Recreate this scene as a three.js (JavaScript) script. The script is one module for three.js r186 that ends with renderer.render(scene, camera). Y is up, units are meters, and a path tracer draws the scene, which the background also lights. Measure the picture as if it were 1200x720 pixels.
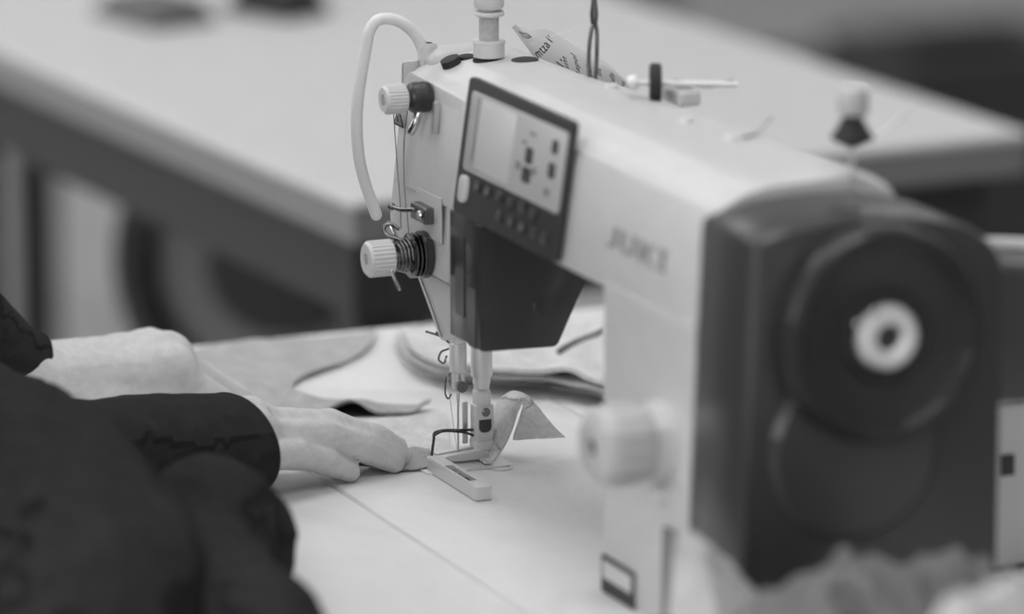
import * as THREE from 'three';
import { RoundedBoxGeometry } from 'three/addons/geometries/RoundedBoxGeometry.js';
import { mergeGeometries, mergeVertices, toCreasedNormals } from 'three/addons/utils/BufferGeometryUtils.js';
import { MarchingCubes } from 'three/addons/objects/MarchingCubes.js';
import { RectAreaLightUniformsLib } from 'three/addons/lights/RectAreaLightUniformsLib.js';
import { FontLoader } from 'three/addons/loaders/FontLoader.js';
import { TextGeometry } from 'three/addons/geometries/TextGeometry.js';
import { createNoise3D } from 'simplex-noise';

// ---------------------------------------------------------------- camera, light, exposure
const scene = new THREE.Scene();
scene.background = new THREE.Color(0x000000);
const renderer = new THREE.WebGLRenderer({ antialias: true });
renderer.toneMapping = THREE.LinearToneMapping;
renderer.toneMappingExposure = 1.06;
renderer.shadowMap.enabled = true;
RectAreaLightUniformsLib.init();

// a 200 mm lens about three metres away, origin = where the needle meets the machine bed
const FOCAL = 6667, PITCH = THREE.MathUtils.degToRad(13), YAW = THREE.MathUtils.degToRad(22.9), DIST = 3.03;
const VD = new THREE.Vector3(-Math.cos(YAW) * Math.cos(PITCH), -Math.sin(PITCH), -Math.sin(YAW) * Math.cos(PITCH));
const VR = new THREE.Vector3().crossVectors(VD, new THREE.Vector3(0, 1, 0)).normalize();
const VU = new THREE.Vector3().crossVectors(VR, VD);
const ray = (px, py) => VD.clone().multiplyScalar(FOCAL).addScaledVector(VR, px - 600).addScaledVector(VU, 360 - py).normalize();
const EYE = ray(537, 543).multiplyScalar(-DIST);
const camera = new THREE.PerspectiveCamera(2 * Math.atan(360 / FOCAL) * 180 / Math.PI, 1200 / 720, 0.1, 40);
camera.position.copy(EYE);
camera.lookAt(EYE.clone().add(VD));
camera.focus = 3.0;
camera.userData.fStop = 3.6;
scene.add(camera);
// a pixel of the photograph and the surface it lies on -> a point (axis 'x' | 'y' | 'z' = value)
function on(axis, value, px, py) {
  const v = ray(px, py), t = (value - EYE[axis]) / v[axis];
  return EYE.clone().addScaledVector(v, t);
}
const CEIL = 2.35, FLOOR = -0.75;
const PANELS = [[-0.35, 0.1], [-2.0, 1.4], [-3.8, -0.3], [-3.6, -2.7], [1.9, 0.3], [-0.6, -2.7]];
const PANEL_SIZE = 1.15, PANEL_INTENSITY = 2.6;
const FILL_WINDOWS = [[-2.6, 2.0], [-0.1, 2.0], [2.2, 1.6]], FILL_WIN_Y0 = 0.15, FILL_WIN_Y1 = 1.95, FILL_WINDOW_INTENSITY = 2.0, WALL_FRONT = 3.2;  // windows added out of view as fill light for upright faces
for (const [x, z] of PANELS) {
  const l = new THREE.RectAreaLight(0xffffff, PANEL_INTENSITY, PANEL_SIZE, PANEL_SIZE);
  l.position.set(x, CEIL - 0.035, z);
  l.lookAt(x, -10, z);
  l.castShadow = true;
  scene.add(l);
}

for (const [x, w] of FILL_WINDOWS) {  // area lights of the added fill windows
  const l = new THREE.RectAreaLight(0xffffff, FILL_WINDOW_INTENSITY, w, FILL_WIN_Y1 - FILL_WIN_Y0);
  l.position.set(x, (FILL_WIN_Y0 + FILL_WIN_Y1) / 2, WALL_FRONT - 0.03);
  l.lookAt(x, (FILL_WIN_Y0 + FILL_WIN_Y1) / 2, -10);
  l.castShadow = true;
  scene.add(l);
}

// ---------------------------------------------------------------- helpers
let seed = 7;
const rnd = () => { seed = (seed * 1664525 + 1013904223) >>> 0; return seed / 4294967296; };
const noise3 = createNoise3D(rnd);
const V = (x, y, z) => new THREE.Vector3(x, y, z);
const names = {};
function numbered(n) { const k = names[n] = (names[n] ?? -1) + 1; return k ? n + '_' + String(k).padStart(3, '0') : n; }
function noiseTexture(size, base, amp, freqs, srgb = true) {
  const d = new Uint8Array(size * size * 4);
  for (let j = 0; j < size; j++) for (let i = 0; i < size; i++) {
    let v = 0;
    for (const [f, a] of freqs) {
      const u = i / size * Math.PI * 2, w = j / size * Math.PI * 2, r = f / (Math.PI * 2);   // a torus, so that it tiles
      v += a * noise3(Math.cos(u) * r + Math.cos(w) * r * 1.7, Math.sin(u) * r + 11 * a, Math.sin(w) * r * 1.3 + Math.cos(w) * r * .4);
    }
    const g = Math.max(0, Math.min(255, base + amp * v)), k = (j * size + i) * 4;
    d[k] = d[k + 1] = d[k + 2] = g; d[k + 3] = 255;
  }
  const t = new THREE.DataTexture(d, size, size, THREE.RGBAFormat);
  t.wrapS = t.wrapT = THREE.RepeatWrapping; t.magFilter = THREE.LinearFilter; t.minFilter = THREE.LinearMipmapLinearFilter; t.generateMipmaps = true;
  if (srgb) t.colorSpace = THREE.SRGBColorSpace;
  t.needsUpdate = true;
  return t;
}
function weaveTexture(size, threads) {
  const d = new Uint8Array(size * size * 4);
  for (let j = 0; j < size; j++) for (let i = 0; i < size; i++) {
    const u = i / size * threads, w = j / size * threads, over = (Math.floor(u) + Math.floor(w)) % 2;
    const a = Math.abs(Math.sin(u * Math.PI)), b = Math.abs(Math.sin(w * Math.PI));
    const g = 255 * (over ? a * (.55 + .45 * b) : b * (.55 + .45 * a)), k = (j * size + i) * 4;
    d[k] = d[k + 1] = d[k + 2] = g; d[k + 3] = 255;
  }
  const t = new THREE.DataTexture(d, size, size, THREE.RGBAFormat);
  t.wrapS = t.wrapT = THREE.RepeatWrapping; t.magFilter = THREE.LinearFilter; t.minFilter = THREE.LinearMipmapLinearFilter; t.generateMipmaps = true; t.needsUpdate = true;
  return t;
}
const rep = (t, n) => { const c = t.clone(); c.repeat.set(n, n); c.needsUpdate = true; return c; };
const TX = {
  paint: noiseTexture(256, 248, 3, [[6, 1], [24, .6], [70, .5]]),
  cloth: noiseTexture(256, 236, 12, [[5, 1], [30, .8], [90, .8]]),
  skin: noiseTexture(256, 240, 7, [[8, 1], [40, .8], [110, .9]]),
  rough: noiseTexture(256, 128, 70, [[20, .7], [60, .6], [120, .6]], false),
  weave: weaveTexture(128, 16),
};
function mat(g, roughness = 0.5, o = {}) {
  const { map, bump, bumpScale, n = 8, bn = 30, ...rest } = o;
  const m = new THREE.MeshPhysicalMaterial({ roughness, ...rest });
  m.color.setRGB(g, g, g);
  if (map) m.map = rep(map, n);
  if (bump) { m.bumpMap = rep(bump, bn); m.bumpScale = bumpScale ?? 0.0003; }
  return m;
}
const M = {
  white: mat(0.62, 0.38, { map: TX.paint, n: 6 }),
  whitePlastic: mat(0.68, 0.45),
  greyPlastic: mat(0.5, 0.5),
  tube: mat(0.8, 0.4),
  black: mat(0.038, 0.32),
  wheel: mat(0.026, 0.3, { specularIntensity: 0.6 }),
  blackMatt: mat(0.036, 0.6),
  blackGloss: mat(0.036, 0.2),
  rubber: mat(0.03, 0.55, { specularIntensity: 0.5 }),
  chrome: mat(0.62, 0.2, { metalness: 1 }),
  steel: mat(0.66, 0.34, { metalness: 1 }),
  darkSteel: mat(0.2, 0.25, { metalness: 1 }),
  palesteel: mat(0.74, 0.45, { metalness: 0.4 }),
  bench: mat(0.58, 0.5, { map: TX.paint, n: 3 }),
  table: mat(0.80, 0.5, { map: TX.paint, n: 3, bump: TX.rough, bn: 4, bumpScale: 0.0002 }),
  edge: mat(0.19, 0.6),
  screen: mat(0.50, 0.25),
  lcd: mat(0.62, 0.3),
  ink: mat(0.05, 0.6),
  faint: mat(0.22, 0.6),
  logo: mat(0.28, 0.5),
  skin: mat(0.66, 0.5, { map: TX.skin, n: 14, bump: TX.rough, bn: 28, bumpScale: 0.00012 }),
  jacket: mat(0.03, 0.95, { specularIntensity: 0.25, map: TX.cloth, n: 10, bump: TX.weave, bn: 60, bumpScale: 0.0003 }),
  trousers: mat(0.05, 0.95),
  hair: mat(0.03, 0.6),
  paleCloth: mat(0.66, 0.9, { map: TX.cloth, n: 8, bump: TX.weave, bn: 60, bumpScale: 0.0003 }),
  midCloth: mat(0.52, 0.92, { map: TX.cloth, n: 8, bump: TX.weave, bn: 60, bumpScale: 0.0003 }),
  lightCloth: mat(0.82, 0.9, { map: TX.cloth, n: 8, bump: TX.weave, bn: 60, bumpScale: 0.0003 }),
  greyCloth: mat(0.2, 0.92, { map: TX.cloth, n: 8, bump: TX.weave, bn: 60, bumpScale: 0.0004 }),
  darkClothAndShade: mat(0.04, 0.95, { map: TX.cloth, n: 8 }),  // folded cloth, also the sheets that stand for shade
  floor: mat(0.42, 0.75, { map: TX.cloth, n: .7 }),
  wall: mat(0.74, 0.9),
  ceiling: mat(0.75, 0.9),
  darkMetal: mat(0.045, 0.5, { specularIntensity: 0.4 }),
  greyMetal: mat(0.2, 0.5),
  thread: mat(0.12, 0.8),
  whiteThread: mat(0.75, 0.8),
};
function boxUV(g) {   // uv in metres, projected along the main axis of each normal
  const p = g.attributes.position, n = g.attributes.normal, uv = new Float32Array(p.count * 2);
  for (let i = 0; i < p.count; i++) {
    const ax = Math.abs(n.getX(i)), ay = Math.abs(n.getY(i)), az = Math.abs(n.getZ(i));
    const [a, b] = ax > ay && ax > az ? [p.getZ(i), p.getY(i)] : ay > az ? [p.getX(i), p.getZ(i)] : [p.getX(i), p.getY(i)];
    uv[2 * i] = a; uv[2 * i + 1] = b;
  }
  g.setAttribute('uv', new THREE.BufferAttribute(uv, 2));
  return g;
}
function clean(g) {
  g = g.index ? g.toNonIndexed() : g;
  for (const k of Object.keys(g.attributes)) if (!['position', 'normal'].includes(k)) g.deleteAttribute(k);
  g.groups = [];
  return g;
}
const merge = (list) => list.length === 1 ? clean(list[0]) : mergeGeometries(list.map(clean));
function obj(name, geometries, material, parent = scene, label) {
  const g = boxUV(merge(Array.isArray(geometries) ? geometries : [geometries]));
  const m = new THREE.Mesh(g, material);
  m.name = parent === scene ? numbered(name) : name;
  m.castShadow = m.receiveShadow = true;
  if (label) m.userData.label = label;
  parent.add(m);
  return m;
}
function tag(o, label, category, group) { Object.assign(o.userData, { label, category }); if (group) o.userData.group = group; return o; }
function thing(name, label, category, position = V(0, 0, 0), group) {
  const o = new THREE.Group(); o.name = numbered(name); o.position.copy(position); scene.add(o);
  return tag(o, label, category, group);
}
function struct(name, g, m) { const o = obj(name, g, m); o.userData.kind = 'structure'; return o; }
// geometry builders
const crease = (g, a = 0.6) => toCreasedNormals(clean(g), a);
function box(x0, x1, y0, y1, z0, z1, r = 0.002, seg = 3) {
  const w = x1 - x0, h = y1 - y0, d = z1 - z0;
  const g = r ? new RoundedBoxGeometry(w, h, d, seg, Math.min(r, w / 2.01, h / 2.01, d / 2.01)) : new THREE.BoxGeometry(w, h, d);
  return g.translate((x0 + x1) / 2, (y0 + y1) / 2, (z0 + z1) / 2);
}
const turnTo = (dir) => new THREE.Quaternion().setFromUnitVectors(V(0, 1, 0), dir.clone().normalize());
function lathe(profile, at, dir = V(0, 1, 0), seg = 40) {   // profile: [radius, along dir]
  const g = new THREE.LatheGeometry(profile.map(([r, y]) => new THREE.Vector2(Math.max(r, 1e-5), y)), seg);
  return crease(g, 0.7).applyQuaternion(turnTo(dir)).translate(at.x, at.y, at.z);
}
function cyl(a, b, r0, r1 = r0, seg = 20) {
  const d = b.clone().sub(a), L = d.length();
  return lathe([[0, 0], [r0, 0], [r1, L], [0, L]], a, d, seg);
}
function tube(points, r, seg = 60, radial = 10) {
  const c = new THREE.CatmullRomCurve3(points, false, 'centripetal');
  const list = [new THREE.TubeGeometry(c, seg, r, radial, false)];
  for (const [p, t] of [[points[0], 0], [points[points.length - 1], 1]]) list.push(new THREE.SphereGeometry(r, radial, 6).translate(p.x, p.y, p.z));
  return merge(list);
}
function extrude(pts, depth, bevel = 0.0015, holes = [], seg = 2) {   // in the xy plane, from z = 0 to depth
  const s = new THREE.Shape(pts.map(([x, y]) => new THREE.Vector2(x, y)));
  for (const h of holes) s.holes.push(new THREE.Path(h.map(([x, y]) => new THREE.Vector2(x, y))));
  const g = new THREE.ExtrudeGeometry(s, { depth: depth - 2 * bevel, bevelEnabled: bevel > 0, bevelSize: bevel, bevelThickness: bevel, bevelOffset: -bevel, bevelSegments: seg, curveSegments: 8 });
  return crease(g.translate(0, 0, bevel), 0.55);
}
function rounded(pts, r, n = 5) {   // a polygon with rounded corners
  const out = [];
  pts.forEach((p, i) => {
    const a = pts[(i + pts.length - 1) % pts.length], b = pts[(i + 1) % pts.length], rr = p[2] ?? r;
    const da = Math.hypot(a[0] - p[0], a[1] - p[1]), db = Math.hypot(b[0] - p[0], b[1] - p[1]);
    const k = Math.min(rr, da * .45, db * .45);
    const A = [p[0] + (a[0] - p[0]) / da * k, p[1] + (a[1] - p[1]) / da * k], B = [p[0] + (b[0] - p[0]) / db * k, p[1] + (b[1] - p[1]) / db * k];
    for (let j = 0; j <= n; j++) { const t = j / n; out.push([(1 - t) ** 2 * A[0] + 2 * t * (1 - t) * p[0] + t * t * B[0], (1 - t) ** 2 * A[1] + 2 * t * (1 - t) * p[1] + t * t * B[1]]); }
  });
  return out;
}
const alongX = (g) => g.applyMatrix4(new THREE.Matrix4().makeBasis(V(0, 0, 1), V(0, 1, 0), V(1, 0, 0)));   // drawn (z, y), depth along +x
function fixWinding(g) {   // a mirrored basis turns triangles inside out
  const p = g.attributes.position, n = g.attributes.normal;
  for (const a of [p, n]) for (let i = 0; i < a.count; i += 3) { const t = [a.getX(i), a.getY(i), a.getZ(i)]; a.setXYZ(i, a.getX(i + 1), a.getY(i + 1), a.getZ(i + 1)); a.setXYZ(i + 1, ...t); }
  return g;
}
const profileX = (pts, x0, x1, bevel, holes) => fixWinding(alongX(extrude(pts, x1 - x0, bevel, holes))).translate(x0, 0, 0);
function loft(rings, caps = true, angle = 0.7) {   // rings: arrays of Vector3 of the same length, closed
  const pos = [], n = rings[0].length, put = (...q) => q.forEach((v) => pos.push(v.x, v.y, v.z));
  for (let i = 0; i + 1 < rings.length; i++) for (let j = 0; j < n; j++) {
    const a = rings[i][j], b = rings[i][(j + 1) % n], c = rings[i + 1][(j + 1) % n], d = rings[i + 1][j];
    put(a, b, c); put(a, c, d);
  }
  if (caps) for (const [ring, flip] of [[rings[0], true], [rings[rings.length - 1], false]]) {
    const c = ring.reduce((s, v) => s.add(v), V(0, 0, 0)).divideScalar(n);
    for (let j = 0; j < n; j++) flip ? put(c, ring[(j + 1) % n], ring[j]) : put(c, ring[j], ring[(j + 1) % n]);
  }
  const g = new THREE.BufferGeometry(); g.setAttribute('position', new THREE.Float32BufferAttribute(pos, 3));
  return toCreasedNormals(g, angle);
}
function resample(points, n) {
  const c = new THREE.CatmullRomCurve3(points, false, 'centripetal');
  return Array.from({ length: n + 1 }, (_, i) => c.getPoint(i / n));
}
// a sheet of cloth between two edges (arrays of Vector3), with thickness and fine undulation
function sheet(a, b, { n = 60, rows = 14, thick = 0.0016, wave = 0.0006, freq = 40, lift = null } = {}) {
  const A = resample(a, n), B = resample(b, n), P = [];
  for (let r = 0; r <= rows; r++) { const row = []; for (let i = 0; i <= n; i++) {
    const p = A[i].clone().lerp(B[i], r / rows);
    if (lift) p.y += lift(i / n, r / rows);
    p.y += wave * (0.6 + noise3(p.x * freq, 3, p.z * freq));
    row.push(p);
  } P.push(row); }
  const pos = [], put = (...q) => q.forEach((v) => pos.push(v.x, v.y, v.z));
  const N = P.map((row, r) => row.map((p, i) => {
    const du = P[r][Math.min(i + 1, n)].clone().sub(P[r][Math.max(i - 1, 0)]), dv = P[Math.min(r + 1, rows)][i].clone().sub(P[Math.max(r - 1, 0)][i]);
    return du.cross(dv).normalize();
  }));
  const s = N[Math.floor(rows / 2)][Math.floor(n / 2)].y < 0 ? -1 : 1;
  const Q = P.map((row, r) => row.map((p, i) => p.clone().addScaledVector(N[r][i], s * thick)));
  const quad = (p, q, u, w, f) => { if (f) { put(p, q, u); put(p, u, w); } else { put(p, u, q); put(p, w, u); } };
  for (let r = 0; r < rows; r++) for (let i = 0; i < n; i++) {
    quad(Q[r][i], Q[r][i + 1], Q[r + 1][i + 1], Q[r + 1][i], s > 0);
    quad(P[r][i], P[r][i + 1], P[r + 1][i + 1], P[r + 1][i], s < 0);
  }
  for (let i = 0; i < n; i++) { quad(P[0][i], P[0][i + 1], Q[0][i + 1], Q[0][i], s > 0); quad(P[rows][i], P[rows][i + 1], Q[rows][i + 1], Q[rows][i], s < 0); }
  for (let r = 0; r < rows; r++) { quad(P[r][0], P[r + 1][0], Q[r + 1][0], Q[r][0], s < 0); quad(P[r][n], P[r + 1][n], Q[r + 1][n], Q[r][n], s > 0); }
  const g = new THREE.BufferGeometry(); g.setAttribute('position', new THREE.Float32BufferAttribute(pos, 3));
  return toCreasedNormals(g, 0.9);
}
// signed distances
function cap(p, a, b, ra, rb) {
  const bx = b.x - a.x, by = b.y - a.y, bz = b.z - a.z, px = p.x - a.x, py = p.y - a.y, pz = p.z - a.z;
  const t = Math.max(0, Math.min(1, (px * bx + py * by + pz * bz) / (bx * bx + by * by + bz * bz + 1e-12)));
  return Math.hypot(px - bx * t, py - by * t, pz - bz * t) - (ra + (rb - ra) * t);
}
const smin = (a, b, k) => { const h = Math.max(k - Math.abs(a - b), 0) / k; return Math.min(a, b) - h * h * k * .25; };
function ell(p, c, rx, ry, rz) { const x = (p.x - c.x) / rx, y = (p.y - c.y) / ry, z = (p.z - c.z) / rz, k = Math.hypot(x, y, z); return (k - 1) * Math.min(rx, ry, rz); }
function march(f, c, half, res) {
  const mc = new MarchingCubes(res, M.skin, false, false, 400000);
  mc.isolation = 0;
  const p = V(0, 0, 0), h = res / 2;
  for (let k = 0; k < res; k++) for (let j = 0; j < res; j++) for (let i = 0; i < res; i++) {
    p.set(c.x + (i - h) / h * half, c.y + (j - h) / h * half, c.z + (k - h) / h * half);
    mc.field[i + j * res + k * res * res] = -f(p);
  }
  mc.update();
  const n = mc.count, g = new THREE.BufferGeometry();
  g.setAttribute('position', new THREE.Float32BufferAttribute(mc.positionArray.slice(0, n * 3), 3));
  g.setAttribute('normal', new THREE.Float32BufferAttribute(mc.normalArray.slice(0, n * 3), 3));
  const q = g.attributes.position, w = g.attributes.normal;
  for (let i = 0; i < q.count; i++) {
    q.setXYZ(i, c.x + q.getX(i) * half, c.y + q.getY(i) * half, c.z + q.getZ(i) * half);
    const L = Math.hypot(w.getX(i), w.getY(i), w.getZ(i)) || 1; w.setXYZ(i, w.getX(i) / L, w.getY(i) / L, w.getZ(i) / L);
  }
  return g;
}

// ---------------------------------------------------------------- the room
const RX0 = -6.4, RX1 = 3.6, RZ0 = -5.2, RZ1 = WALL_FRONT;
struct('floor', box(RX0 - .2, RX1 + .2, FLOOR - .2, FLOOR, RZ0 - .2, RZ1 + .2, 0), M.floor);
struct('ceiling', box(RX0 - .2, RX1 + .2, CEIL, CEIL + .2, RZ0 - .2, RZ1 + .2, 0), M.ceiling);
struct('wall_left', box(RX0 - .2, RX0, FLOOR, CEIL, RZ0 - .2, RZ1 + .2, 0), M.wall);
struct('wall_right', box(RX1, RX1 + .2, FLOOR, CEIL, RZ0 - .2, RZ1 + .2, 0), M.wall);
struct('wall_back', box(RX0, RX1, FLOOR, CEIL, RZ0 - .2, RZ0, 0), M.wall);
struct('wall_front', extrude([[RX0, FLOOR], [RX1, FLOOR], [RX1, CEIL], [RX0, CEIL]], .2, 0, FILL_WINDOWS.map(([x, w]) => [[x - w / 2, FILL_WIN_Y0], [x - w / 2, FILL_WIN_Y1], [x + w / 2, FILL_WIN_Y1], [x + w / 2, FILL_WIN_Y0]])).translate(0, 0, RZ1), M.wall);
const fillGlow = mat(0.8, 0.8); fillGlow.emissive.setRGB(1, 1, 1); fillGlow.emissiveIntensity = 1.5;  // glow of the added window panes, out of view
FILL_WINDOWS.forEach(([x, w], i) => {
  const g = new THREE.Group(); g.name = 'window_' + (i + 1); g.position.set(x, FILL_WIN_Y0, RZ1); g.userData.kind = 'structure'; scene.add(g);
  const H = FILL_WIN_Y1 - FILL_WIN_Y0, f = .05;
  for (const [a, b] of [[-w / 2 + f, -.025], [.025, w / 2 - f]]) obj('fill_pane', box(a, b, f, H - f, .03, .04, 0), fillGlow, g);
  obj('fill_window_frame', [box(-w / 2, w / 2, 0, f, .01, .08, 0), box(-w / 2, w / 2, H - f, H, .01, .08, 0), box(-w / 2, -w / 2 + f, f, H - f, .01, .08, 0), box(w / 2 - f, w / 2, f, H - f, .01, .08, 0), box(-.025, .025, f, H - f, .01, .08, 0)], M.whitePlastic, g);
});
const glow = mat(0.8, 0.6); glow.emissive.setRGB(1, 1, 1); glow.emissiveIntensity = 1.5;
for (const [x, z] of PANELS) {
  const t = thing('ceiling_light', 'square white ceiling light panel above the workroom', 'ceiling light', V(x, CEIL, z), 'square light panels on the ceiling');
  obj('diffuser', box(-PANEL_SIZE / 2, PANEL_SIZE / 2, -.028, -.012, -PANEL_SIZE / 2, PANEL_SIZE / 2, 0), glow, t);
  const e = PANEL_SIZE / 2 + .02;
  obj('frame', [box(-e, e, -.03, 0, -e, -e + .02, 0), box(-e, e, -.03, 0, e - .02, e, 0), box(-e, -e + .02, -.03, 0, -e + .02, e - .02, 0), box(e - .02, e, -.03, 0, -e + .02, e - .02, 0)], M.whitePlastic, t);
}

// ---------------------------------------------------------------- sewing table
const TX0 = -0.311, TX1 = 0.86, TZ0 = -0.29, TZ1 = 0.215;
const BX0 = -0.118, BX1 = 0.402, BZ0 = -0.102, BZ1 = 0.0785;
{
  const t = thing('sewing_table', 'white laminate sewing table with machine set into its top', 'table', V(0, FLOOR, 0));
  const top = extrude(rounded([[TX0, -TZ1], [TX1, -TZ1], [TX1, -TZ0], [TX0, -TZ0]], .012), 0.032, 0.0025, [rounded([[BX0 - .0003, -BZ1 - .0003], [BX1 + .0003, -BZ1 - .0003], [BX1 + .0003, -BZ0 + .0003], [BX0 - .0003, -BZ0 + .0003]].reverse(), .008)]);
  top.rotateX(-Math.PI / 2).translate(0, -0.032 - FLOOR, 0);
  obj('table_top', top, M.table, t);
  for (const [x, z] of [[TX0 + .08, TZ0 + .06], [TX0 + .08, TZ1 - .06], [TX1 - .08, TZ0 + .06], [TX1 - .08, TZ1 - .06]])
    obj('leg', [box(x - .02, x + .02, .04, -FLOOR - .0325, z - .02, z + .02, .003), box(x - .028, x + .028, 0, .045, z - .028, z + .028, .006)], M.greyMetal, t);
  obj('cross_rail', box(TX0 + .1, TX1 - .1, .12, .16, TZ0 + .05, TZ0 + .08, .003), M.greyMetal, t);
}

// ---------------------------------------------------------------- sewing machine
const machine = thing('sewing_machine', 'white industrial sewing machine with black motor cover and control panel on arm', 'sewing machine');
const FK = 0.14, frontZ = (y) => 0.03 - FK * Math.max(0, y - 0.152);
{
  const bed = obj('bed', box(BX0, BX1, -0.05, 0.0006, BZ0, BZ1, .003), M.table, machine);
  const plateHole = [[-.0016, -.004], [.0016, -.004], [.0016, .004], [-.0016, .004]];
  obj('needle_plate', extrude(rounded([[-.02, -.026], [.02, -.026], [.02, .024], [-.02, .024]], .004), .0012, .0003, [plateHole]).rotateX(-Math.PI / 2).translate(0, .0004, 0), M.palesteel, bed);
  // arm and pillar
  const zr = (x) => -0.052 - 0.026 * THREE.MathUtils.smoothstep(x, 0.0, 0.34);
  const ring = (x, inset = 0) => {
    const r = zr(x) + inset, f = (y) => frontZ(y) - inset, t = inset;
    return rounded([[f(.152), .152 + t * .6, .003], [f(.209), .2095 - t, .007], [0.0, .2205 - t, .02], [r + .02, .2225 - t, .012], [r, .213 - t, .01], [r, .152 + t * .6, .008]], .006, 6).map(([z, y]) => V(x, y, z));
  };
  const xs = [-.0205, -.019, -.015, 0, .06, .12, .18, .24, .30, .345, .358, .361];
  const ins = [.005, .002, 0, 0, 0, 0, 0, 0, 0, 0, .0006, .002];
  obj('arm', loft(xs.map((x, i) => ring(x, ins[i])), true, .5), M.white, machine);
  const pil = obj('pillar', box(.256, .361, -.004, .158, -.078, .03, .004), M.white, machine);
  obj('shade_strip', box(.333, .3605, .0008, .052, .03, .0325, .001), M.greyMetal, pil);  // dark strip standing for the shade in the gap beside the pillar
  const plate = obj('label_plate', box(.259, .298, .0008, .0195, .0298, .0312, .0004), M.ink, pil);
  obj('label_field', box(.262, .2955, .0085, .0172, .0309, .0316, .0002), M.whitePlastic, plate);
  // head: white front casting and face plate
  const head = obj('head_casting', extrude(rounded([[-.0215, .212, .012], [-.0225, .128, .006], [.004, .1125, .003], [.0605, .1125, .001], [.0615, .153, .001], [.0615, .2095, .003]], .003), .068, .0022).translate(0, 0, -.0378), M.white, machine);
  { const q = head.geometry.attributes.position; for (let i = 0; i < q.count; i++) if (q.getZ(i) > 0 && q.getY(i) > .152) q.setZ(i, q.getZ(i) - FK * (q.getY(i) - .152)); }
  obj('face_plate', extrude(rounded([[-.026, .214, .01], [-.0275, .130, .004], [-.0215, .129, .002], [-.0215, .216, .003]], .003), .05, .002).translate(0, 0, -.028), M.white, head);
  obj('head_cap', box(-.0285, -.004, .186, .2225, -.026, .012, .007), M.white, head);
  obj('needle_bar_cover', extrude(rounded([[.0035, .1118, .001], [.042, .0785, .003], [.0655, .0845, .002], [.0605, .1118, .001]], .002), .05, .0014).translate(0, 0, -.0225), M.white, head);
  obj('cover_seam', tube([V(.0115, .1118, .0282), V(.031, .096, .0282), V(.0465, .082, .0282)], .0004, 12, 6), M.greyMetal, head);
  // black lower head
  const blackSide = rounded([[.0302, .0865, .002], [-.012, .0855, .003], [-.027, .117, .003], [-.042, .1525, .003], [.0302, .1525, .001]], .003);
  const guard = obj('lower_head', profileX(blackSide,   .0618, .1055, .0014), M.blackGloss, machine, 'glossy black lower housing of the head');
  obj('slot_cover', box(.071, .083, .1, .142, .0298, .0308, .0004), M.blackGloss, guard);
  obj('slot_cover', box(.088, .098, .0865, .118, .0298, .0306, .0004), M.blackGloss, guard);
  { const c = on('x', .1055, 633, 360); obj('screw', [lathe([[.0001, .0006], [.0036, .0006], [.004, .0002], [.004, -.001]], V(.1055, c.y, c.z), V(1, 0, 0), 24), box(.1058, .1063, c.y - .003, c.y + .003, c.z - .0005, c.z + .0005, .0001)], M.blackGloss, guard); }
  // needle, presser
  obj('needle_bar', [cyl(V(0, .052, 0), V(0, .15, 0), .0040), lathe([[0, .0495], [.0036, .0495], [.0046, .0505], [.0046, .0655], [.0036, .0668], [0, .0668]], V(0, 0, 0))], M.palesteel, machine);
  const clamp = obj('needle_clamp', [lathe([[0, .040], [.0026, .040], [.0036, .0415], [.0036, .0495], [0, .0495]], V(0, 0, 0)), cyl(V(.0, .0435, 0), V(.0066, .0435, .001), .0026)], M.steel, machine);
  obj('clamp_screw', lathe([[0, .0065], [.0026, .0065], [.003, .006], [.003, .0085], [.001, .0088], [0, .0082]], V(0, .0435, .0), V(1, 0, .1), 18), M.darkSteel, clamp);
  obj('thread_guide', tube([V(-.004, .062, .004), V(-.0065, .06, .007), V(-.006, .056, .0085), V(-.004, .0545, .0065), V(-.004, .058, .005)], .0006, 30, 6), M.darkSteel, clamp);
  obj('thread_guide', tube([V(-.0035, .067, .003), V(-.006, .0695, .009), V(-.01, .071, .014)], .0007, 16, 6), M.darkSteel, clamp);
  obj('thread_guide', tube([V(-.0035, .065, .003), V(-.006, .068, .0065), V(-.009, .0702, .0085)], .0007, 16, 6), M.darkSteel, clamp);
  obj('thread_hook', tube([V(-.003, .049, .003), V(-.0038, .046, .005), V(-.003, .0375, .006), V(-.001, .0355, .0052), V(0, .038, .004)], .0005, 24, 6), M.darkSteel, clamp);
  obj('needle', lathe([[0, .003], [.0004, .007], [.0006, .02], [.0006, .033], [.0009, .034], [.0009, .041], [0, .041]], V(0, 0, 0), V(0, 1, 0), 14), M.chrome, machine);
  obj('needle_thread', tube([V(-.002, .0575, .006), V(-.002, .045, .005), V(-.0012, .02, .0022), V(0, .008, .0008)], .00022, 20, 5), M.whiteThread, machine);
  const bar = obj('presser_bar', [cyl(V(0, .04, -.0135), V(0, .13, -.0135), .0042), lathe([[.003, .0465], [.0056, .0465], [.0058, .0475], [.0058, .0625], [.005, .064], [.003, .064]], V(0, 0, -.0135))], M.palesteel, machine);
  obj('collar', lathe([[.003, .0425], [.0047, .0425], [.0047, .0465], [.003, .0465]], V(0, 0, -.0135)), M.palesteel, bar);
  const footG = thing2('presser_foot', machine);
  obj('shank', [box(-.0042, .0042, .011, .0315, -.019, -.0085, .001), box(-.0046, .0046, .029, .0405, -.0178, -.0092, .003)], M.palesteel, footG);
  obj('shank_side', box(-.0058, -.0042, .009, .032, -.0075, -.0045, .0005), M.steel, footG);
  obj('slot', rounded2([[.0042, .0165], [.0042, .0235]], -.0138), M.ink, footG);
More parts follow.
